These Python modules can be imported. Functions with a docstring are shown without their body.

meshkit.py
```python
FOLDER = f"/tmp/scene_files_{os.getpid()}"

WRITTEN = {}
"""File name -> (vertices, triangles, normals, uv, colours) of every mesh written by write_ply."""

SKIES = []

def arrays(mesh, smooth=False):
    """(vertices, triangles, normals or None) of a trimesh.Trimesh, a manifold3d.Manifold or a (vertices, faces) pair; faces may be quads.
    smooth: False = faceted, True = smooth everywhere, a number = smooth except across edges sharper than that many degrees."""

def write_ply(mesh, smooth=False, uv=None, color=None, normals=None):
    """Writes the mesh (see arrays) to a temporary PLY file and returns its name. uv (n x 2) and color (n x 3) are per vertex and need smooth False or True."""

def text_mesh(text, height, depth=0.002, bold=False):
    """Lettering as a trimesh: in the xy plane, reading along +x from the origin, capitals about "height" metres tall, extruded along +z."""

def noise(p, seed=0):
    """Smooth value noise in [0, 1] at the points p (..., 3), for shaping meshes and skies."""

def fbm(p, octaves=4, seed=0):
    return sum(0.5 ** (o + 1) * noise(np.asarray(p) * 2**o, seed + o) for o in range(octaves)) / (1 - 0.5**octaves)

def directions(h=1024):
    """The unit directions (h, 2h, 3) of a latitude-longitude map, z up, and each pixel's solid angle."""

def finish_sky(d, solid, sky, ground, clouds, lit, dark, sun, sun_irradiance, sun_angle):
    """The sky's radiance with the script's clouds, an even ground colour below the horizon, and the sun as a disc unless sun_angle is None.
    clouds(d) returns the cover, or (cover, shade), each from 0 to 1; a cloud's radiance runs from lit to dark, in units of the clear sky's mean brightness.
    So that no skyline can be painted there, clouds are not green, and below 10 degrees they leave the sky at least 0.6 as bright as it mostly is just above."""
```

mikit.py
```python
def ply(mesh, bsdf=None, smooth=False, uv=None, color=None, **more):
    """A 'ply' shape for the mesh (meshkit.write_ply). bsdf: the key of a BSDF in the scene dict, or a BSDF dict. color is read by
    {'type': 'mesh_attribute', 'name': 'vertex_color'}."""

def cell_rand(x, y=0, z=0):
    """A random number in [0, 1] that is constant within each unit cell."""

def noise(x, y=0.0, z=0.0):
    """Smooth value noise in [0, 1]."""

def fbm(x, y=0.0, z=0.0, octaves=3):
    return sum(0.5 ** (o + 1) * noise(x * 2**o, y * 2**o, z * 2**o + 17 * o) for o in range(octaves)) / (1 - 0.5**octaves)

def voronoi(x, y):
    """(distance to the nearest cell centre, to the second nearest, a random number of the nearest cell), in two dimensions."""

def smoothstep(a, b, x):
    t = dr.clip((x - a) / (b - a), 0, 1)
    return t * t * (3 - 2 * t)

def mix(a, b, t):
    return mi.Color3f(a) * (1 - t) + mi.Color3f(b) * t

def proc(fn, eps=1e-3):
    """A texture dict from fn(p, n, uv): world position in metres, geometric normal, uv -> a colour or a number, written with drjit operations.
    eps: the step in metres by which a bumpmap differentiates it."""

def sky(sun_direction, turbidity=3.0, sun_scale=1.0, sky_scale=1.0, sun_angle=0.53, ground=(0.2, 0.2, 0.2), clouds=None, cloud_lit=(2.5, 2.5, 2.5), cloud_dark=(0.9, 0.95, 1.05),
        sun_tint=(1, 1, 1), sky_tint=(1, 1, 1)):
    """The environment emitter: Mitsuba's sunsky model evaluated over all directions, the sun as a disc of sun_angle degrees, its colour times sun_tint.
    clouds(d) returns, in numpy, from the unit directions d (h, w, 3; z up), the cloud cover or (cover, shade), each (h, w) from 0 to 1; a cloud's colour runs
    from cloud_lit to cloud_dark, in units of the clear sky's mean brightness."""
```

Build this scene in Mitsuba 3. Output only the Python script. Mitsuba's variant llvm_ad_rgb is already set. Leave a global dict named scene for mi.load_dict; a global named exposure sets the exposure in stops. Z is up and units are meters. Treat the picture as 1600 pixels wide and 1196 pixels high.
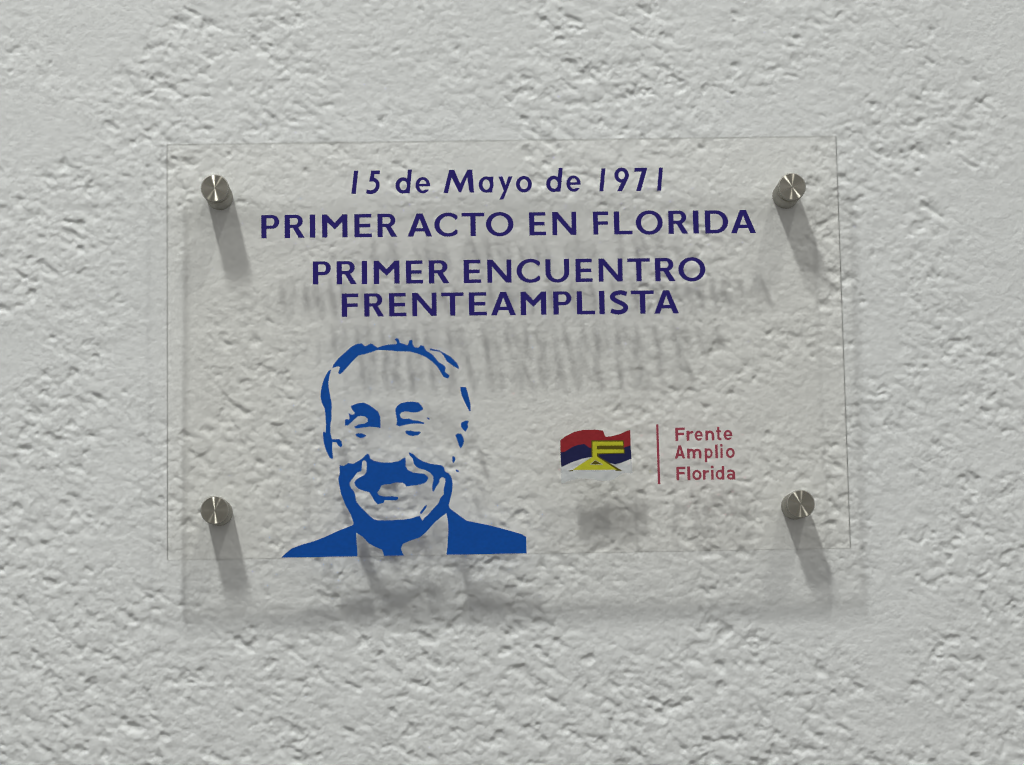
import math
import numpy as np
import trimesh
import mitsuba as mi
import drjit as dr
import mikit
import meshkit
from scipy.spatial import cKDTree
from scipy.ndimage import map_coordinates, gaussian_filter
from shapely import Polygon, box, union_all, LineString, affinity

rng = np.random.default_rng(7)
T = mi.ScalarTransform4f
scene, labels = {}, {}

# ------------------------------------------------------------------ camera
EYE = np.array([-0.0321, -1.3991, 1.4016])
FWD = np.array([0.02531, 0.99168, 0.12618])
UP = np.array([0.01554, -0.12659, 0.99183])
scene['camera'] = {'type': 'perspective', 'fov': 25.75, 'fov_axis': 'x', 'near_clip': 0.02, 'far_clip': 200.0,
                   'to_world': T().look_at(origin=EYE.tolist(), target=(EYE + FWD).tolist(), up=UP.tolist())}

# ------------------------------------------------------------------ dim evening sky under an even cloud deck
scene['sky'] = mikit.sky([0.35, 0.9, 0.04], turbidity=3, sun_scale=0.0, sky_scale=1.17, ground=(0.3, 0.29, 0.27),
                         clouds=lambda d: 1.0, cloud_lit=(1.0, 1.0, 1.0))
exposure = 4.07

# ------------------------------------------------------------------ two street lamps light the wall from above
LAMPS = [  # lens centre, lens half size (across, along), radiance
    ('street_lamp', (-0.96, -2.1, 5.05), (0.10, 0.42), (14.2,14.4,14.0)),
    ('street_lamp_001', (1.62, -2.9, 6.95), (0.075, 0.13), (40.0,40.0,38.0)),
]
PORTRAIT = {"hair": [[-108.17,-12.85],[-106.35,-9.48],[-103.55,-6.32],[-99.55,-2.78],[-95.95,0.37],[-92.76,1.92],[-89.58,2.35],[-88.4,1.05],[-87.22,0.43],[-85.82,1.21],[-83.62,2.18],[-82.05,0.96],[-79.88,-0.48],[-75.7,0.86],[-71.72,1.4],[-67.75,1.54],[-67.93,3.15],[-69.3,4.37],[-68.1,5.36],[-66.86,4.74],[-66.09,2.32],[-63.92,1.68],[-61.15,0.64],[-60.11,3.83],[-58.32,4.0],[-58.16,0.99],[-56.79,-0.63],[-54.41,-0.87],[-53.2,0.72],[-51.22,0.09],[-50.07,-2.54],[-46.13,-5.2],[-42.23,-10.07],[-38.69,-12.33],[-37.91,-13.74],[-38.55,-16.13],[-35.6,-18.57],[-36.43,-20.36],[-39.19,-19.52],[-41.13,-16.09],[-43.06,-12.86],[-46.19,-9.61],[-50.13,-6.74],[-55.26,-4.46],[-60.01,-3.19],[-67.94,-2.87],[-75.87,-2.02],[-80.1,-1.88],[-83.68,-3.22],[-87.66,-4.37],[-91.64,-5.1],[-94.04,-7.27],[-98.05,-11.61],[-101.26,-15.16],[-103.25,-16.72],[-104.43,-15.91],[-103.01,-12.33],[-104.39,-11.71],[-107.57,-12.66]],
 "strand": [[-47.86,-1.37],[-41.73,-2.79],[-39.36,-4.18],[-34.63,-6.98],[-30.72,-11.05],[-29.39,-14.67],[-31.95,-13.43],[-37.06,-9.75],[-38.99,-6.11],[-40.94,-3.76],[-47.29,-2.58]],
 "temple": [[-29.17,-25.87],[-25.6,-25.93],[-24.66,-29.14],[-22.99,-36.34],[-22.85,-40.33],[-23.46,-41.32],[-25.96,-36.3],[-28.26,-31.07]],
 "side": [[-109.96,-14.22],[-108.57,-13.84],[-109.59,-16.62],[-110.42,-21.4],[-110.26,-25.39],[-109.7,-28.59],[-109.13,-31.79],[-108.56,-34.19],[-108.51,-36.98],[-108.81,-40.16],[-108.65,-43.63],[-109.47,-47.59],[-109.6,-52.75],[-108.57,-56.94],[-104.03,-56.93],[-102.67,-58.42],[-102.3,-61.2],[-103.29,-61.98],[-104.86,-60.77],[-105.83,-58.85],[-108.39,-58.53],[-108.63,-63.08],[-108.08,-67.45],[-108.29,-69.43],[-110.06,-68.21],[-112.38,-63.42],[-113.72,-58.24],[-114.07,-53.47],[-113.66,-51.89],[-112.29,-52.91],[-112.04,-47.55],[-112.57,-40.38],[-112.94,-37.59],[-114.69,-33.98],[-115.25,-30.39],[-115.02,-26.92],[-114.61,-24.53],[-113.18,-19.76],[-111.57,-16.59]],
 "eye": [[-96.32,-36.26],[-92.35,-34.93],[-88.78,-34.59],[-85.63,-36.03],[-82.49,-38.27],[-80.14,-40.1],[-78.79,-43.31],[-78.64,-46.89],[-78.68,-50.47],[-81.04,-49.84],[-85.78,-49.56],[-90.14,-50.09],[-93.7,-50.43],[-95.07,-49.61],[-92.09,-48.07],[-88.13,-47.54],[-86.34,-46.37],[-86.52,-44.38],[-88.09,-43.16],[-90.45,-42.73],[-92.44,-43.09],[-94.43,-44.65],[-96.43,-46.61],[-98.42,-48.36],[-100.4,-48.73],[-100.36,-44.95],[-99.17,-44.57],[-97.79,-44.99],[-97.58,-43.41],[-98.34,-40.81],[-96.38,-42.03],[-94.6,-41.66],[-94.39,-40.67],[-95.95,-38.66],[-96.72,-37.05]],
 "eye_line": [[-94.13,-54.19],[-92.54,-53.42],[-89.78,-53.67],[-87.42,-54.9],[-89.02,-56.26],[-91.39,-56.42],[-93.36,-55.4]],
 "eye2": [[-69.39,-39.48],[-68.37,-37.1],[-65.97,-35.35],[-62.4,-34.61],[-58.44,-34.47],[-54.88,-35.13],[-53.32,-36.95],[-52.16,-38.76],[-52.97,-39.94],[-55.35,-40.9],[-58.53,-41.17],[-61.29,-40.6],[-63.66,-40.45],[-65.85,-41.13],[-66.66,-42.51],[-66.09,-44.11],[-64.52,-45.13],[-60.95,-44.99],[-58.59,-46.02],[-55.82,-46.26],[-52.67,-47.31],[-51.09,-47.73],[-52.29,-48.31],[-56.64,-48.04],[-60.6,-48.18],[-64.17,-48.91],[-66.95,-49.55],[-68.91,-48.84],[-68.7,-47.85],[-68.29,-46.66],[-69.03,-41.87]],
 "lash": [[-50.64,-43.96],[-48.68,-44.79],[-47.9,-45.99],[-49.48,-45.37]],
 "eye_line2": [[-63.42,-52.5],[-60.65,-52.35],[-57.5,-53.0],[-54.33,-53.05],[-53.95,-53.85],[-55.55,-55.22],[-59.12,-55.75],[-61.48,-55.12],[-63.05,-53.9]],
 "ear": [[-28.92,-48.09],[-26.13,-46.74],[-24.15,-46.97],[-24.97,-48.95],[-24.61,-50.94],[-26.44,-53.7],[-27.8,-52.09],[-28.96,-50.48]],
 "ear2": [[-32.6,-55.59],[-31.0,-54.62],[-29.03,-54.85],[-27.68,-57.26],[-27.32,-59.65],[-28.15,-62.02],[-29.37,-63.98],[-30.33,-62.38],[-31.27,-59.19]],
 "dot": [[-34.58,-68.26],[-32.82,-69.48],[-33.05,-71.46],[-34.06,-73.03],[-34.74,-71.43]],
 "dot2": [[-32.73,-76.62],[-30.18,-78.05],[-31.37,-78.42],[-32.55,-78.01]],
 "chin": [[-55.01,-103.02],[-51.8,-98.74],[-50.61,-98.36],[-51.03,-99.93],[-53.44,-103.05],[-54.64,-104.21]],
 "OUT": [[-104.01,-72.97],[-101.46,-73.6],[-98.68,-71.79],[-95.53,-72.32],[-93.15,-70.97],[-90.37,-69.43],[-86.98,-66.12],[-85.61,-66.93],[-85.24,-69.12],[-82.89,-70.74],[-78.56,-71.72],[-72.64,-71.98],[-67.49,-71.11],[-63.91,-68.87],[-63.0,-65.32],[-61.42,-65.74],[-58.87,-66.78],[-56.14,-69.4],[-53.0,-71.43],[-48.29,-73.09],[-41.19,-74.2],[-39.83,-75.61],[-39.27,-78.0],[-36.92,-79.22],[-35.37,-81.63],[-34.65,-85.59],[-35.11,-90.33],[-36.37,-95.05],[-37.41,-98.98],[-36.55,-100.89],[-26.42,-108.55],[-20.53,-109.83],[-14.24,-111.12],[-6.39,-113.23],[0.67,-115.32],[7.34,-117.4],[9.88,-119.02],[9.87,-125.32],[10.06,-130.04],[-14.57,-130.4],[-39.36,-130.36],[-38.93,-128.01],[-38.26,-122.52],[-37.75,-114.66],[-37.85,-108.75],[-38.76,-103.61],[-41.59,-105.53],[-46.38,-109.39],[-51.58,-115.21],[-55.56,-118.29],[-61.48,-120.15],[-65.84,-122.04],[-67.05,-124.77],[-65.91,-127.93],[-63.98,-130.91],[-77.73,-130.47],[-77.32,-128.91],[-78.46,-125.36],[-83.15,-123.31],[-86.66,-121.29],[-90.16,-117.3],[-94.45,-114.47],[-93.99,-121.55],[-93.66,-127.84],[-93.88,-130.38],[-140.76,-130.54],[-141.15,-130.14],[-137.6,-126.68],[-133.65,-123.61],[-127.36,-121.37],[-120.28,-119.52],[-113.19,-116.9],[-106.48,-113.87],[-96.03,-109.92],[-95.82,-108.55],[-97.42,-103.48],[-100.51,-97.91],[-103.2,-90.77],[-104.33,-85.22],[-104.88,-81.26],[-103.87,-78.11]],
 "IN": [[-89.0,-70.25],[-87.82,-70.66],[-87.25,-72.45],[-87.62,-77.59],[-88.9,-79.35],[-91.67,-80.69],[-94.05,-82.23],[-95.06,-83.79],[-94.48,-85.78],[-92.54,-87.79],[-89.0,-89.11],[-86.06,-89.87],[-84.7,-91.87],[-82.77,-95.45],[-80.83,-97.46],[-77.07,-96.53],[-76.86,-94.84],[-73.71,-95.01],[-69.77,-95.2],[-68.38,-94.51],[-68.37,-93.33],[-71.71,-92.68],[-76.83,-92.79],[-79.97,-91.95],[-81.14,-90.15],[-79.34,-88.01],[-78.72,-86.04],[-76.35,-85.29],[-72.8,-85.15],[-71.33,-84.59],[-68.96,-84.23],[-65.41,-84.49],[-63.85,-85.5],[-63.08,-86.82],[-59.92,-86.36],[-56.36,-86.02],[-52.4,-85.1],[-50.61,-83.94],[-49.59,-81.78],[-50.75,-80.18],[-52.32,-79.17],[-55.47,-78.84],[-59.02,-78.26],[-62.16,-76.63],[-63.51,-74.23],[-63.34,-70.47],[-63.83,-68.48],[-63.58,-64.52],[-61.62,-65.54],[-60.85,-67.74],[-58.91,-69.75],[-58.36,-72.93],[-56.61,-74.94],[-54.65,-75.96],[-51.5,-76.8],[-48.36,-78.64],[-46.62,-80.65],[-46.45,-83.02],[-47.3,-86.96],[-47.15,-90.13],[-46.36,-90.14],[-44.94,-87.4],[-42.92,-84.66],[-42.49,-82.3],[-40.9,-81.34],[-39.14,-82.35],[-39.17,-84.73],[-40.22,-88.66],[-40.07,-91.83],[-42.27,-94.16],[-43.5,-97.3],[-47.11,-101.18],[-49.91,-104.29],[-52.3,-106.22],[-53.51,-108.17],[-54.47,-106.58],[-55.24,-104.99],[-57.41,-105.54],[-60.18,-106.48],[-65.31,-107.18],[-73.19,-107.44],[-80.94,-107.31],[-83.29,-106.68],[-85.63,-104.86],[-88.75,-101.66],[-91.86,-98.45],[-94.19,-95.26],[-94.74,-91.3],[-95.31,-89.32],[-96.87,-87.71],[-98.03,-85.33],[-98.01,-83.75],[-96.81,-82.18],[-94.82,-79.85],[-93.22,-77.7],[-90.64,-76.75],[-90.42,-74.38],[-90.19,-71.02]]}
FLAG = {"red": [[32.1,-59.94],[35.35,-57.44],[40.87,-54.79],[46.35,-53.67],[53.64,-53.61],[58.72,-54.24],[59.56,-57.1],[60.45,-58.14],[63.73,-57.9],[69.23,-56.53],[73.65,-54.59],[75.55,-54.25],[75.54,-63.75],[71.58,-64.96],[64.3,-65.02],[55.2,-65.05],[51.92,-65.37],[49.75,-64.6],[46.89,-62.37],[43.24,-62.85],[39.94,-63.89],[37.0,-65.67],[34.42,-67.19],[32.06,-67.23]],
 "navy": [[32.06,-67.23],[34.42,-67.19],[37.0,-65.67],[39.94,-63.89],[43.24,-62.85],[46.89,-62.37],[49.75,-64.6],[51.92,-65.37],[55.2,-65.05],[64.3,-65.02],[71.58,-64.96],[75.54,-63.75],[75.85,-72.02],[68.43,-74.74],[65.51,-75.24],[60.45,-73.88],[55.41,-71.62],[51.07,-70.45],[45.23,-71.52],[38.64,-73.71],[32.41,-76.51]],
 "white": [[32.41,-76.51],[38.64,-73.71],[45.23,-71.52],[51.07,-70.45],[55.41,-71.62],[60.45,-73.88],[65.51,-75.24],[68.43,-74.74],[75.85,-72.02],[76.1,-81.06],[70.48,-80.6],[63.83,-85.03],[56.55,-85.46],[49.32,-83.88],[42.06,-83.76],[36.59,-85.12],[32.19,-86.87]],
 "yel": [[51.84,-60.81],[70.94,-61.12],[71.24,-63.93],[54.93,-63.77],[54.89,-65.6],[71.37,-65.97],[71.49,-68.42],[54.83,-68.51],[54.79,-70.15],[67.42,-78.91],[38.54,-78.54],[42.96,-75.6],[51.62,-70.28]],
 "hole": [[53.39,-72.67],[50.43,-75.1],[57.88,-75.22]],
 "dark": [[51.3,-60.18],[71.32,-60.5],[71.41,-64.23],[70.84,-65.31],[71.74,-65.87],[71.78,-68.79],[55.66,-68.89],[55.63,-70.16],[70.14,-79.43],[66.14,-79.36],[54.52,-70.87],[51.09,-69.72]],
 "dark2": [[36.72,-78.66],[39.64,-78.34],[39.62,-79.07],[37.15,-79.25]],
 "bar": [[91.61,-50.95],[93.02,-50.97],[93.29,-87.95],[91.81,-87.92]]}
LINES = {"date": [["1",-95.07,-90.54,96.4,14.74],["5",-86.0,-76.93,96.36,14.75],["d",-67.53,-57.02,96.29,14.75],["e",-55.08,-45.86,96.26,14.75],["M",-37.69,-18.47,96.18,14.76],["a",-15.61,-6.19,96.12,14.76],["y",-3.25,5.75,96.08,14.77],["o",7.69,17.77,96.04,14.77],["d",26.55,37.29,95.98,14.78],["e",39.24,48.29,95.94,14.78],["1",59.75,64.05,95.88,14.78],["9",69.4,78.65,95.84,14.79],["7",81.91,90.12,95.8,14.79],["1",95.93,100.1,95.76,14.79]],
 "l2": [["P",-151.32,-140.0,69.1,14.71],["R",-136.78,-124.19,69.05,14.71],["I",-121.09,-117.67,69.02,14.71],["M",-113.54,-97.6,68.97,14.72],["E",-93.5,-82.52,68.91,14.72],["R",-79.1,-66.67,68.87,14.72],["A",-60.46,-45.01,68.8,14.73],["C",-43.69,-29.14,68.75,14.73],["T",-26.67,-12.39,68.69,14.74],["O",-11.51,5.77,68.64,14.74],["E",15.47,26.01,68.56,14.75],["N",29.89,44.96,68.51,14.75],["F",55.43,65.07,68.43,14.76],["L",68.47,80.04,68.39,14.76],["O",82.12,99.06,68.33,14.77],["R",102.5,115.04,68.27,14.77],["I",117.97,121.58,68.24,14.77],["D",125.42,140.06,68.2,14.78],["A",141.55,157.4,68.14,14.78]],
 "l3": [["P",-119.47,-108.17,39.53,14.64],["R",-104.75,-92.18,39.46,14.65],["I",-89.16,-85.75,39.4,14.65],["M",-81.74,-65.61,39.34,14.65],["E",-61.72,-51.07,39.25,14.66],["R",-47.53,-34.61,39.18,14.66],["E",-25.82,-14.96,39.08,14.67],["N",-11.22,3.91,39.0,14.67],["C",7.01,21.79,38.91,14.68],["U",25.02,39.93,38.82,14.68],["E",43.8,54.45,38.74,14.68],["N",58.2,73.24,38.66,14.69],["T",76.16,90.41,38.58,14.69],["R",93.41,106.2,38.5,14.7],["O",107.95,124.91,38.42,14.7]],
 "l4": [["F",-101.78,-91.44,18.99,14.68],["R",-87.91,-75.39,18.92,14.68],["E",-72.46,-61.67,18.86,14.69],["N",-58.14,-42.86,18.79,14.69],["T",-40.08,-26.03,18.71,14.7],["E",-22.93,-11.73,18.64,14.7],["A",-9.34,6.32,18.57,14.7],["M",9.22,25.21,18.49,14.71],["P",29.47,40.93,18.41,14.71],["L",44.15,55.46,18.34,14.72],["I",58.05,61.6,18.3,14.72],["S",64.82,76.18,18.25,14.72],["T",77.98,92.37,18.19,14.73],["A",92.17,107.73,18.12,14.73]],
 "s1": [["F",103.42,109.29,-61.4,8.14],["r",110.33,114.68,-61.38,8.14],["e",115.43,120.26,-61.37,8.14],["n",122.01,127.44,-61.35,8.14],["t",128.63,131.79,-61.34,8.14],["e",133.36,138.61,-61.32,8.15]],
 "s2": [["A",102.76,109.07,-72.39,8.13],["m",110.41,119.21,-72.4,8.13],["p",121.33,126.09,-72.41,8.13],["l",127.83,129.32,-72.41,8.13],["i",130.92,132.48,-72.42,8.13],["o",134.45,139.77,-72.42,8.13]],
 "s3": [["F",103.44,109.01,-85.7,8.11],["l",110.19,111.9,-85.71,8.11],["o",113.27,118.84,-85.73,8.11],["r",119.88,123.66,-85.75,8.11],["i",124.78,126.52,-85.76,8.11],["d",127.75,132.94,-85.78,8.11],["a",134.62,139.63,-85.8,8.11]]}

# ------------------------------------------------------------------ helpers
def put(key, mesh, bsdf, smooth=False, **more):
    scene[key] = mikit.ply(mesh, bsdf, smooth=smooth, **more)
    return key


def note(key, label=None, category=None, group=None, kind=None):
    labels[key] = {k: v for k, v in (('label', label), ('category', category), ('group', group), ('kind', kind)) if v}


def rgb(*c):
    return {'type': 'rgb', 'value': list(c)}


def lathe(profile, sides=72):
    """Revolves (radius, depth) pairs about +z."""
    return trimesh.creation.revolve(np.array(profile, float), sections=sides)


def tube(points, radii, sides=20):
    p = np.asarray(points, float)
    t = np.gradient(p, axis=0)
    t /= np.linalg.norm(t, axis=1, keepdims=True)
    a = np.cross(t, [1.0, 0.02, 0.03])
    a /= np.linalg.norm(a, axis=1, keepdims=True)
    b, ang = np.cross(t, a), np.arange(sides) * 2 * np.pi / sides
    v = p[:, None] + np.asarray(radii)[:, None, None] * (np.cos(ang)[None, :, None] * a[:, None] + np.sin(ang)[None, :, None] * b[:, None])
    i, j = np.meshgrid(np.arange(len(p) - 1), np.arange(sides), indexing='ij')
    q = np.stack([i * sides + j, i * sides + (j + 1) % sides, (i + 1) * sides + (j + 1) % sides, (i + 1) * sides + j], -1).reshape(-1, 4)
    n = len(p) * sides
    v = np.vstack([v.reshape(-1, 3), p[:1], p[-1:]])
    k = np.arange(sides)
    caps = np.vstack([np.stack([(k + 1) % sides, k, k * 0 + n], 1), np.stack([n - sides + k, n - sides + (k + 1) % sides, k * 0 + n + 1], 1)])
    return trimesh.Trimesh(v, np.vstack([q[:, [0, 1, 2]], q[:, [0, 2, 3]], caps]), process=False)


# ------------------------------------------------------------------ materials
def plaster_grain(p, n, uv):
    return (mikit.fbm(p.x * 900, p.y * 900, p.z * 900, octaves=2) * 0.7 + mikit.noise(p.x * 330, p.y * 330, p.z * 330) * 0.6) * 0.00022


def plaster_colour(p, n, uv):
    big = mikit.fbm(p.x * 9 + 3, p.y * 9, p.z * 9, octaves=3)
    spot = mikit.noise(p.x * 420, p.y * 420, p.z * 420)
    dust = mikit.smoothstep(0.72, 0.9, mikit.fbm(p.x * 70, p.y * 70, p.z * 70, octaves=3))
    c = mikit.mix((0.712, 0.728, 0.717), (0.747, 0.76, 0.749), big)
    return c * (0.975 + 0.05 * spot) * (1 - 0.06 * dust)


scene['plaster'] = {'type': 'twosided', 'bsdf': {'type': 'bumpmap', 'arbitrary': mikit.proc(plaster_grain, eps=2e-4), 'scale': 1.0,
                    'bsdf': {'type': 'diffuse', 'reflectance': mikit.proc(plaster_colour)}}}
scene['acrylic'] = {'type': 'thindielectric', 'int_ior': 1.32, 'specular_transmittance': rgb(1.0, 0.992, 0.975)}
for key, t in (('polished_side', 0.50), ('sawn_edge', 0.62), ('sawn_lower_edge', 0.32)):
    scene[key] = {'type': 'thindielectric', 'int_ior': 1.40, 'specular_transmittance': rgb(t, t * 1.005, t * 0.985)}


def ink(key, c, a=0.22, spec=0.12):
    def colour(p, n, uv):
        g = mikit.fbm(p.x * 700, p.y * 700, p.z * 700, octaves=2)
        return mi.Color3f(*c) * (0.88 + 0.24 * g)
    scene[key] = {'type': 'twosided', 'bsdf': {'type': 'principled', 'base_color': mikit.proc(colour), 'roughness': a * 2, 'specular': spec}}


ink('indigo_vinyl', (0.024, 0.016, 0.16))
ink('blue_vinyl', (0.005, 0.077, 0.37))
ink('red_print', (0.29, 0.024, 0.03))
ink('navy_print', (0.016, 0.018, 0.075))
ink('yellow_print', (0.50, 0.50, 0.03))
ink('olive_print', (0.10, 0.085, 0.006))
ink('red_lettering', (0.34, 0.06, 0.09))
scene['white_print'] = {'type': 'blendbsdf', 'weight': 0.46, 'a': {'type': 'thindielectric', 'int_ior': 1.02},
                        'b': {'type': 'twosided', 'bsdf': {'type': 'diffuse', 'reflectance': rgb(0.53, 0.575, 0.62)}}}


def steel_wear(p, n, uv):
    return 0.30 + 0.12 * mikit.fbm(p.x * 500, p.y * 500, p.z * 500, octaves=3)


scene['steel'] = {'type': 'twosided', 'bsdf': {'type': 'roughconductor', 'distribution': 'ggx', 'alpha': mikit.proc(steel_wear), 'eta': 2.3, 'k': 3.2,
                  'specular_reflectance': rgb(0.76, 0.74, 0.67)}}
scene['turned_steel'] = {'type': 'twosided', 'bsdf': {'type': 'roughconductor', 'distribution': 'beckmann', 'alpha_u': 0.042, 'alpha_v': 0.42, 'eta': 2.3, 'k': 3.2,
                         'specular_reflectance': rgb(0.68, 0.65, 0.55)}}
scene['lamp_paint'] = {'type': 'principled', 'base_color': rgb(0.22, 0.23, 0.24), 'roughness': 0.45, 'metallic': 0.3}

# ------------------------------------------------------------------ the plastered wall
# how broken the trowelled coat is, 0 smooth to 9 torn; columns left to right, rows top to bottom, one cell about 33 mm
TORN = np.array([[int(c) for c in row] for row in (
    '23153533234653343343', '65564455446665443665', '35663633346553234664', '46564233335443435653', '67633333333333335632', '76612455443334536543',
    '55535433334334446554', '45445433344454444555', '54466643345555446655', '43454547555566657665', '66534555666667645565', '88765568786556644667',
    '99835647777557644567', '99953556788767766666', '99887777887667777666')], float)
X0, X1, Z0, Z1 = -0.322, 0.332, -0.262, 0.230   # the stretch of wall that map covers, heights relative to 1.6 m
HANG = 1.6


def torn_at(x, z):
    c = (x - X0) / (X1 - X0) * 20 - 0.5
    r = (Z1 - z) / (Z1 - Z0) * 15 - 0.5
    return map_coordinates(TORN, [r, c], order=1, mode='reflect') / 9.0


def relief(x, z):
    """Height of the plaster in metres at x, z (z relative to HANG)."""
    f = lambda s, o, seed: meshkit.fbm(np.stack([x / s, z / s, np.full_like(x, seed * 3.7)], -1), o, seed)
    wx = (f(0.010, 3, 11) - 0.5) * 0.008
    wz = (f(0.010, 3, 12) - 0.5) * 0.008
    x2, z2 = x + wx, z + wz
    torn = torn_at(x + (f(0.030, 2, 21) - 0.5) * 0.05, z + (f(0.030, 2, 22) - 0.5) * 0.05)
    torn = np.clip((torn - 0.14) * 1.25 + (f(0.034, 3, 23) - 0.5) * 1.5 + 0.06, 0, 1)
    torn = np.clip((torn - 0.10) / 0.68, 0, 1)
    torn = 0.06 + 0.94 * torn * torn * (3 - 2 * torn)
    # drag direction of the trowel: down to the right
    ca, sa = math.cos(math.radians(-32)), math.sin(math.radians(-32))
    along, across = x2 * ca + z2 * sa, -x2 * sa + z2 * ca
    q = lambda la, lc, o, seed: meshkit.fbm(np.stack([along / la, across / lc, np.full_like(x, seed * 5.3)], -1), o, seed)
    # torn pits: gaps left in the coat
    n1 = q(0.0080, 0.0056, 3, 31)
    cut = 0.12 + 0.27 * torn
    pit = 1 - np.clip((n1 - cut) / 0.07 + 0.5, 0, 1)
    pit = pit * pit * (3 - 2 * pit)
    depth = 0.0006 + 0.0013 * q(0.02, 0.02, 2, 32)
    # popcorn crumbs of mortar, each with its own height and a crease round it
    n = 190000
    seeds = np.stack([rng.uniform(-1.0, 1.0, n), rng.uniform(-0.86, 0.86, n)], -1)
    level = rng.normal(0, 1, n)
    dist, near = cKDTree(seeds * [1 / 1.5, 1.0]).query(np.stack([along / 1.5, across], -1), workers=4)
    size = 0.0026 + 0.0006 * level[near]
    crumb = np.sqrt(np.clip(1 - (dist / np.maximum(size, 0.0012)) ** 2, 0, 1)) * (0.75 + 0.35 * level[near])
    # rounded lumps of mortar
    lump = np.abs(q(0.015, 0.011, 2, 34) - 0.5) * 2
    n2 = q(0.0056, 0.0040, 2, 33)
    h = (f(0.11, 2, 41) - 0.5) * 0.0016 + (f(0.022, 2, 42) - 0.5) * 0.0008
    coat = torn * (((1 - lump) ** 2 - 0.5) * 0.0010 + (n2 - 0.5) * 0.0008 + 0.00105 * (crumb - 0.4)) - pit * depth * np.clip(torn * 3, 0, 1)
    # the trowel pressed the high spots flat
    top, w = 0.00036, 0.00018
    h += top - w * np.logaddexp(0, (top - 0.84 * coat) / w)
    h = gaussian_filter(h, 1.0)
    h += (f(0.0024, 2, 43) - 0.5) * (0.00034 + 0.00022 * torn)
    return h


def graded(a, b, step, mid, far):
    """Grid lines: even steps between a and b, coarser ones as far as mid beyond them, then growing steps out to the distance far."""
    core = np.arange(a, b + step / 2, step)
    out, s, x = [], step, 0.0
    while b + x < far:
        s *= 1.25 if x > mid or s < 0.0024 / 1.25 else 1.0
        x += s
        out.append(x)
    return np.concatenate([(a - np.array(out))[::-1], core, core[-1] + np.array(out)])


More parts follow.
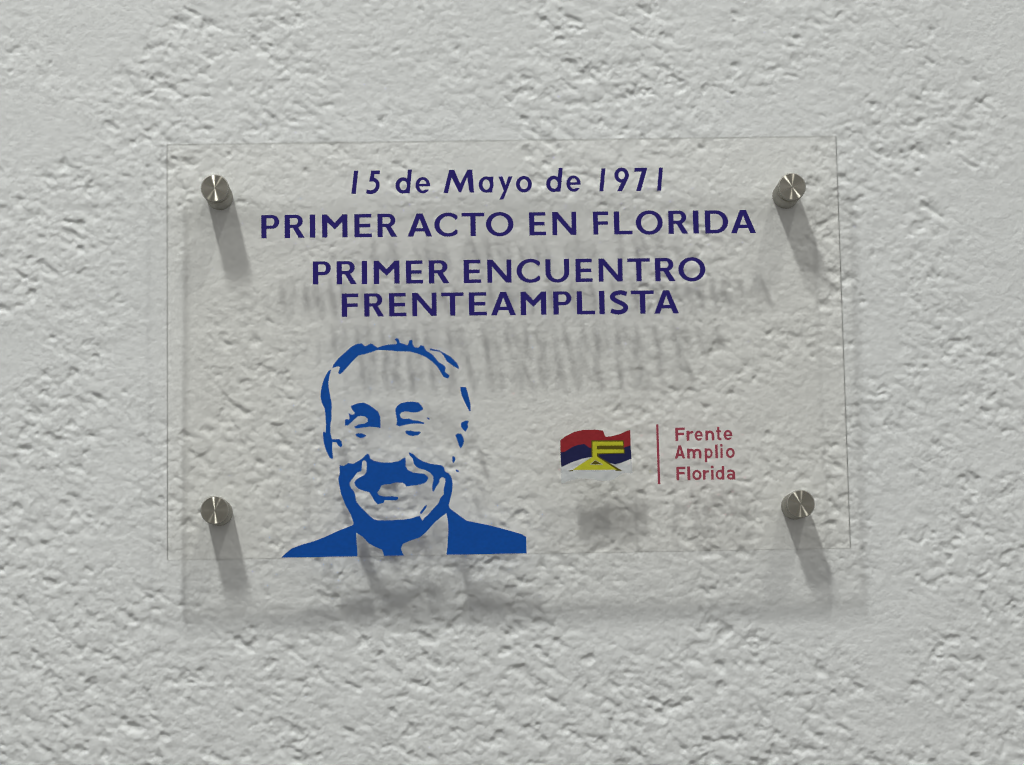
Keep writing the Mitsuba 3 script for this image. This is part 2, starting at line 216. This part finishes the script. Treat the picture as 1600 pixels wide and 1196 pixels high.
gx, gz = graded(-0.346, 0.366, 0.00068, 0.36, 2.4), graded(-0.290, 0.258, 0.00068, 0.36, 1.45)
XX, ZZ = np.meshgrid(gx, gz, indexing='ij')
HH = relief(XX, ZZ)
nx, nz = HH.shape
ii, jj = np.meshgrid(np.arange(nx - 1), np.arange(nz - 1), indexing='ij')
quad = np.stack([ii * nz + jj, (ii + 1) * nz + jj, (ii + 1) * nz + jj + 1, ii * nz + jj + 1], -1).reshape(-1, 4)
wall_v = np.stack([XX, -HH, ZZ + HANG], -1).reshape(-1, 3)
put('wall', (wall_v, quad), 'plaster', smooth=True)
note('wall', 'white plastered wall with rough torn trowel texture behind the clear plaque', 'wall')

# ------------------------------------------------------------------ the plaque: frame of its front face
PW, PH, THICK = 0.420, 0.2591, 0.005
TILT = 0.01351
PO = np.array([0, -0.02475, HANG])
PU = np.array([1.0, 0, 0])
PV = np.array([0, -TILT, 1.0]) / math.hypot(1, TILT)
PN = np.cross(PU, PV)
PLATE = np.eye(4)
PLATE[:3, 0], PLATE[:3, 1], PLATE[:3, 2], PLATE[:3, 3] = PU, PV, PN, PO


def on_plate(mesh):
    m = mesh.copy()
    m.apply_transform(PLATE)
    return m


def film(shape, z0=0.00005, t=0.00012):
    """A film of the millimetre outline `shape` on the plaque's front face."""
    parts = [g for g in getattr(shape, 'geoms', [shape]) if g.area > 0.02]
    meshes = []
    for g in parts:
        g = affinity.scale(g.simplify(0.02), 0.001, 0.001, origin=(0, 0))
        m = trimesh.creation.extrude_polygon(g, t, engine='earcut')
        m.apply_translation([0, 0, z0])
        meshes.append(m)
    return on_plate(trimesh.util.concatenate(meshes))


note('plaque', 'clear acrylic plaque with indigo Spanish lettering and a blue stencil portrait on a plastered wall', 'plaque')
hw, hh = PW / 2, PH / 2
sheet = box(-hw * 1000, -hh * 1000, hw * 1000, hh * 1000)
pane = trimesh.Trimesh(np.array([[-hw, -hh, -THICK / 2], [hw, -hh, -THICK / 2], [hw, hh, -THICK / 2], [-hw, hh, -THICK / 2]]), [[0, 1, 2], [0, 2, 3]], process=False)
put('plaque__panel', on_plate(pane), 'acrylic')
note('plaque__panel', 'clear see-through acrylic sheet')


def strip(a, b, bev):
    """One polished side of the sheet: a small bevel at the front, then the side itself."""
    (ax, ay), (bx, by) = a, b
    k, o = 1 - bev / hw, 1 - bev / hh
    return trimesh.Trimesh(np.array([[ax * k, ay * o, -0.0001], [bx * k, by * o, -0.0001], [bx, by, -bev], [ax, ay, -bev], [bx, by, -THICK], [ax, ay, -THICK]]),
                           [[0, 1, 2], [0, 2, 3], [3, 2, 4], [3, 4, 5]], process=False)


for k, (a, b) in enumerate((((-hw, hh), (hw, hh)), ((hw, hh), (hw, -hh)), ((hw, -hh), (-hw, -hh)), ((-hw, -hh), (-hw, hh)))):
    put('plaque__edge' + ('' if k == 0 else f'_{k:03d}'), on_plate(strip(a, b, 0.0002 if k % 2 == 0 else 0.0007)), ('sawn_edge', 'polished_side', 'sawn_lower_edge', 'polished_side')[k])


# ------------------------------------------------------------------ letter shapes, in units of the capital height
def ell(cx, cy, rx, ry):
    return Polygon([(cx + rx * math.cos(t), cy + ry * math.sin(t)) for t in np.linspace(0, 2 * math.pi, 73)[:-1]])


def curve(pts, w, n=14):
    """A pen stroke of width w along a smooth curve through pts."""
    p = np.array(pts, float)
    p = np.vstack([2 * p[0] - p[1], p, 2 * p[-1] - p[-2]])
    out = []
    for k in range(1, len(p) - 2):
        for t in np.linspace(0, 1, n, endpoint=False):
            a, b, c, d = p[k - 1:k + 3]
            out.append(0.5 * (2 * b + (c - a) * t + (2 * a - 5 * b + 4 * c - d) * t ** 2 + (3 * b - a - 3 * c + d) * t ** 3))
    out.append(p[-2])
    return LineString(out).buffer(w / 2, cap_style='flat', join_style='round')


S, B = 0.235, 0.16
U = lambda *g: union_all(g)
PG = lambda *p: Polygon(p)


def capital(c):
    stem = box(0, 0, S, 1)
    if c == 'I':
        return stem
    if c == 'P':
        return U(stem, U(box(0.1, 0.40, 0.47, 1), ell(0.47, 0.70, 0.31, 0.30))) - U(box(S, 0.545, 0.46, 0.855), ell(0.46, 0.70, 0.10, 0.155))
    if c == 'R':
        bowl = U(stem, box(0.1, 0.43, 0.48, 1), ell(0.48, 0.715, 0.31, 0.285)) - U(box(S, 0.575, 0.47, 0.855), ell(0.47, 0.715, 0.10, 0.14))
        return U(bowl, PG((0.28, 0.47), (0.56, 0.50), (0.87, 0), (0.60, 0), (0.36, 0.42)))
    if c == 'M':
        return U(box(0, 0, S, 1), box(1.10 - S, 0, 1.10, 1), PG((0, 1), (0.21, 1), (0.55, 0.64), (0.89, 1), (1.10, 1), (1.10, 0.88), (0.55, 0.34), (0, 0.88)))
    if c == 'E':
        return U(stem, box(0, 1 - B, 0.735, 1), box(0, 0.42, 0.70, 0.58), box(0, 0, 0.755, B))
    if c == 'F':
        return U(stem, box(0, 1 - B, 0.72, 1), box(0, 0.42, 0.70, 0.58))
    if c == 'L':
        return U(stem, box(0, 0, 0.79, B))
    if c == 'A':
        return PG((0, 0), (0.40, 1), (0.66, 1), (1.06, 0), (0.81, 0), (0.725, 0.22), (0.335, 0.22), (0.245, 0)) - PG((0.39, 0.37), (0.67, 0.37), (0.53, 0.76))
    if c == 'C':
        ring = ell(0.60, 0.5, 0.60, 0.52) - ell(0.60, 0.5, 0.37, 0.36)
        return ring - U(PG((0.60, 0.5), (1.5, 1.06), (1.5, -0.06)), box(1.0, -1, 2, 2))
    if c == 'T':
        return U(box(0, 1 - B, 0.98, 1), box(0.375, 0, 0.375 + S, 1))
    if c == 'O':
        return ell(0.5925, 0.5, 0.5925, 0.525) - ell(0.5925, 0.5, 0.36, 0.365)
    if c == 'N':
        return U(box(0, 0, 0.21, 1), box(0.82, 0, 1.03, 1), PG((0, 1), (0.235, 1), (1.03, 0.04), (1.03, 0), (0.795, 0), (0, 0.95)))
    if c == 'D':
        return U(box(0, 0, 0.45, 1), ell(0.45, 0.5, 0.55, 0.5) & box(0.44, 0, 1, 1)) - U(box(S, B, 0.45, 1 - B), ell(0.45, 0.5, 0.315, 0.34) & box(0.44, 0, 1, 1))
    if c == 'U':
        return U(box(0, 0.42, 1.03, 1), ell(0.515, 0.42, 0.515, 0.44)) - U(box(S, 0.42, 0.805, 1.1), ell(0.52, 0.42, 0.285, 0.285))
    if c == 'S':
        return curve([(0.70, 0.855), (0.45, 0.925), (0.20, 0.86), (0.125, 0.72), (0.24, 0.59), (0.50, 0.45), (0.645, 0.30), (0.57, 0.14), (0.34, 0.075), (0.05, 0.15)], 0.20)


def slant(c):
    if c == '1':
        return PG((0, 0), (0.19, 0), (0.31, 1), (0.12, 1))
    if c == '5':
        return U(PG((0.22, 0.84), (0.22, 1), (0.63, 1), (0.61, 0.84)), PG((0.24, 1), (0.40, 1), (0.33, 0.52), (0.13, 0.52)),
                 curve([(0.16, 0.60), (0.36, 0.60), (0.50, 0.47), (0.50, 0.28), (0.38, 0.12), (0.20, 0.07), (0.0, 0.10)], 0.175))
    if c == 'd':
        g = U(ell(0.33, 0.345, 0.33, 0.355), PG((0.44, 0), (0.62, 0), (0.735, 1.03), (0.55, 1.03))) - ell(0.345, 0.34, 0.155, 0.20)
        return g
    if c == 'e':
        ring = ell(0.33, 0.345, 0.33, 0.355) - ell(0.335, 0.345, 0.16, 0.225)
        return U(ring - PG((0.33, 0.16), (0.9, 0.16), (0.9, 0.30), (0.33, 0.30)), box(0.08, 0.29, 0.645, 0.41)) - box(0.60, -0.1, 0.9, 0.14)
    if c == 'M':
        return PG((0, 0), (0.20, 0), (0.36, 0.66), (0.66, 0.02), (0.76, 0.02), (1.02, 0.66), (1.11, 0), (1.31, 0), (1.25, 1), (1.04, 1), (0.72, 0.40), (0.48, 1), (0.26, 1))
    if c == 'a':
        return U(ell(0.33, 0.345, 0.33, 0.355), PG((0.42, 0), (0.60, 0), (0.66, 0.69), (0.48, 0.69))) - ell(0.335, 0.345, 0.155, 0.215)
    if c == 'y':
        return U(PG((0, 0.69), (0.19, 0.69), (0.37, 0.14), (0.26, -0.02)), PG((0.43, 0.69), (0.62, 0.69), (0.21, -0.31), (0.02, -0.31), (0.24, 0.10)))
    if c == 'o':
        return ell(0.345, 0.345, 0.345, 0.36) - ell(0.345, 0.345, 0.17, 0.21)
    if c == '9':
        return U(ell(0.315, 0.69, 0.315, 0.33), PG((0.625, 0.66), (0.55, 0.45), (0.32, 0), (0.10, 0), (0.36, 0.50))) - ell(0.315, 0.69, 0.135, 0.17)
    if c == '7':
        return PG((0, 0.83), (0.015, 1), (0.56, 1), (0.555, 0.92), (0.27, 0), (0.06, 0), (0.315, 0.83))


def round_type(c):
    w, xh = 0.165, 0.74
    pen = lambda *p: LineString(p).buffer(w / 2, cap_style='square')
    if c == 'F':
        return U(box(0, 0, w, 1), box(0, 1 - w, 0.60, 1), box(0, 0.44, 0.54, 0.44 + w))
    if c == 'A':
        return PG((0, 0), (0.29, 1), (0.47, 1), (0.76, 0), (0.58, 0), (0.52, 0.20), (0.24, 0.20), (0.18, 0)) - PG((0.29, 0.36), (0.47, 0.36), (0.38, 0.74))
    if c == 'r':
        return U(box(0, 0, w, xh), curve([(0.08, 0.40), (0.17, 0.58), (0.42, 0.66)], w))
    if c == 'e':
        return U((ell(0.31, xh / 2, 0.31, xh / 2 + 0.01) - ell(0.31, xh / 2, 0.155, xh / 2 - 0.14)) - box(0.34, 0.17, 0.8, 0.30), box(0.08, 0.30, 0.62, 0.42))
    if c == 'n':
        return U(box(0, 0, w, xh), curve([(0.08, 0.45), (0.20, 0.61), (0.38, 0.64), (0.50, 0.50), (0.52, 0.30), (0.52, 0)], w))
    if c == 't':
        return U(box(0.10, 0.10, 0.10 + w, 1.0), box(0, xh - 0.13, 0.40, xh), curve([(0.18, 0.20), (0.24, 0.09), (0.40, 0.08)], w))
    if c == 'm':
        return U(box(0, 0, w, xh), curve([(0.08, 0.45), (0.20, 0.62), (0.36, 0.62), (0.45, 0.46), (0.46, 0)], w), curve([(0.46, 0.45), (0.58, 0.62), (0.76, 0.62), (0.87, 0.46), (0.88, 0)], w))
    if c == 'p':
        return U(box(0, -0.30, w, xh), ell(0.31, xh / 2, 0.31, xh / 2) - ell(0.32, xh / 2, 0.155, xh / 2 - 0.14))
    if c == 'l':
        return box(0, 0, w, 1.02)
    if c == 'i':
        return U(box(0, 0, w, xh), ell(w / 2, 0.96, 0.10, 0.10))
    if c == 'o':
        return ell(0.32, xh / 2, 0.32, xh / 2 + 0.01) - ell(0.32, xh / 2, 0.165, xh / 2 - 0.14)
    if c == 'd':
        return U(box(0.46, 0, 0.46 + w, 1.02), ell(0.31, xh / 2, 0.31, xh / 2) - ell(0.30, xh / 2, 0.155, xh / 2 - 0.14))
    if c == 'a':
        return U(box(0.42, 0, 0.42 + w, 0.52), curve([(0.04, 0.60), (0.26, 0.67), (0.46, 0.60), (0.505, 0.45)], w), ell(0.27, 0.22, 0.27, 0.23) - ell(0.28, 0.22, 0.12, 0.09))


def letters(rows, glyph, grow=0.0, down=0.0):
    out = []
    for c, x0, x1, y, cap in rows:
        g = glyph(c)
        a, _, b, _ = g.bounds
        sx = (x1 - x0) / (b - a)
        g = affinity.affine_transform(g, [sx, 0, 0, cap, x0 - a * sx, y - down])
        out.append(g.buffer(grow) if grow else g)
    return union_all(out)


for key, name, glyph, label in (
        ('date', 'date_line', slant, 'indigo italic date line "15 de Mayo de 1971"'),
        ('l2', 'heading_line', capital, 'indigo capitals "PRIMER ACTO EN FLORIDA"'),
        ('l3', 'heading_line_001', capital, 'indigo capitals "PRIMER ENCUENTRO"'),
        ('l4', 'heading_line_002', capital, 'indigo capitals "FRENTEAMPLISTA"')):
    put('plaque__' + name, film(letters(LINES[key], glyph, -0.06).buffer(0.10).buffer(-0.10)), 'indigo_vinyl')
    note('plaque__' + name, label)
for k, key in enumerate(('s1', 's2', 's3')):
    name = 'plaque__small_lettering' + (f'_{k:03d}' if k else '')
    put(name, film(letters(LINES[key], round_type, 0.06)), 'red_lettering')
    note(name, f'small dark red word "{("Frente", "Amplio", "Florida")[k]}"')
put('plaque__divider_bar', film(Polygon(FLAG['bar'])), 'red_lettering')
note('plaque__divider_bar', 'thin upright dark red bar beside the small words')

# the stencil portrait
face = union_all([Polygon(PORTRAIT[k]).buffer(0) for k in PORTRAIT if k not in ('OUT', 'IN')] + [Polygon(PORTRAIT['OUT']).buffer(0) - Polygon(PORTRAIT['IN']).buffer(0)])
face = face.buffer(0.25, quad_segs=6).buffer(-0.5, quad_segs=6).buffer(0.27, quad_segs=6)
put('plaque__portrait', film(face.intersection(box(-300, -hh * 1000 + 0.4, 300, 300))), 'blue_vinyl')
note('plaque__portrait', 'blue stencil portrait of a smiling man with beard and jacket')

# the small flag emblem, printed in layers
flag = {k: Polygon(v).buffer(0) for k, v in FLAG.items()}
yellow = (flag['yel'] - flag['hole']).buffer(-0.22)
dark = union_all([flag['dark'], flag['dark2'], flag['hole'], flag['yel'] & (flag['red'] | flag['navy']).buffer(0.3)]) - yellow
for part, shape, m, label in (
        ('red_field', flag['red'] - flag['dark'] - flag['yel'], 'red_print', 'red upper field of the waving flag'),
        ('navy_field', flag['navy'] - flag['dark'] - flag['yel'], 'navy_print', 'dark blue middle field of the waving flag'),
        ('white_field', flag['white'] - flag['dark'] - flag['yel'] - flag['dark2'], 'white_print', 'translucent white lower field of the flag'),
        ('letter_mark', yellow, 'yellow_print', 'yellow F shaped mark on a triangle'),
        ('mark_outline', dark, 'olive_print', 'dark olive outline of the yellow mark')):
    put('plaque__flag_emblem__' + part, film(shape), m)
    note('plaque__flag_emblem__' + part, label)
note('plaque__flag_emblem', 'small red, blue and white waving flag with a yellow mark')

# ------------------------------------------------------------------ the four standoff bolts
R = 0.0087
ang = np.linspace(0, 2 * np.pi, 121)
FACE_R = np.array([0.0002, 0.0012, 0.003, 0.0055, R - 0.0006])


def face_mesh():
    """The cap's turned face: u runs round it, v outwards, so that the lathe grooves run along u."""
    v, uv, f = [], [], []
    for a in ang:
        for r_ in FACE_R:
            v.append((r_ * math.cos(a), r_ * math.sin(a), 0.00003 * (1 - (r_ / R) ** 2)))
            uv.append((a / (2 * np.pi), r_ / R))
    m = len(FACE_R)
    for i in range(len(ang) - 1):
        for j in range(m - 1):
            p = i * m + j
            f += [(p, p + 1, p + m + 1), (p, p + m + 1, p + m)]
    return np.array(v), np.array(f), np.array(uv)


def at_bolt(v, u, w):
    q = np.hstack([np.asarray(v) + [u, w, 0], np.ones((len(v), 1))])
    return (q @ PLATE.T)[:, :3]


SPOTS = (('standoff_bolt', -0.1796, 0.1006),
         ('standoff_bolt_001', 0.1803, 0.0966), ('standoff_bolt_002', -0.1803, -0.0996), ('standoff_bolt_003', 0.1792, -0.1018))
NAMES = ('upper left', 'upper right', 'lower left', 'lower right')
CAPH = 0.004
fv, ff, fuv = face_mesh()
for (key, u, w), where in zip(SPOTS, NAMES):
    note(key, f'round steel standoff bolt holding the {where} corner of the clear plaque', 'standoff bolt', 'steel standoff bolts of the plaque')
    cap = lathe([(0.0045, 0.0002), (R, 0.0002), (R, CAPH - 0.0006), (R - 0.00018, CAPH - 0.00018), (R - 0.0006, CAPH), (R - 0.0012, CAPH - 0.0001), (0, CAPH - 0.0001)])
    put(key + '__cap', (at_bolt(cap.vertices, u, w), cap.faces), 'steel', smooth=35)
    lean = np.array(fv)
    lean[:, 2] += CAPH
    put(key + '__cap__turned_face', (at_bolt(lean, u, w), ff), 'turned_steel', smooth=True, uv=fuv)
    # the barrel runs from the back of the sheet into the plaster
    gap = 0.030
    barrel = lathe([(0, -gap), (R - 0.0004, -gap), (R - 0.0004, -THICK - 0.0004), (R - 0.0007, -THICK - 0.0001), (0, -THICK - 0.0001)])
    put(key + '__barrel', (at_bolt(barrel.vertices, u, w), barrel.faces), 'steel', smooth=35)
    pin = lathe([(0, -THICK - 0.0001), (0.0042, -THICK - 0.0001), (0.0042, 0.0003), (0, 0.0003)], 32)
    put(key + '__threaded_pin', (at_bolt(pin.vertices, u, w), pin.faces), 'steel', smooth=35)

# ------------------------------------------------------------------ the lamps, outside the frame, on posts in front of the wall
for (key, c, (a, b), power), side in zip(LAMPS, ('left', 'right')):
    c = np.array(c)
    note(key, f'tall grey street lamp standing outside the picture in front of the wall to the {side}', 'street lamp')
    post = np.array([c[0], c[1] - b - 0.55, 0.0])
    pts = [post, post + [0, 0, c[2] * 0.5], post + [0, 0, c[2] - 0.25]] + [post + [0, 0.35 * (1 - math.cos(t)), c[2] - 0.25 + 0.33 * math.sin(t)] for t in np.linspace(0.3, 1.57, 6)] + [c + [0, -b, 0.08]]
    put(key + '__post', tube(pts, np.linspace(0.055, 0.03, len(pts))), 'lamp_paint', smooth=40)
    head = trimesh.creation.box([2 * a + 0.06, 2 * b + 0.08, 0.07])
    head.apply_translation(c + [0, 0, 0.047])
    put(key + '__lamp_head', head, 'lamp_paint')
    lens = trimesh.Trimesh(np.array([[-a, -b, 0], [a, -b, 0], [a, b, 0], [-a, b, 0]]) + c, [[0, 2, 1], [0, 3, 2]], process=False)
    scene[key + '__lens'] = mikit.ply(lens, {'type': 'diffuse', 'reflectance': rgb(0.5, 0.5, 0.5)}, emitter={'type': 'area', 'radiance': rgb(*power)})
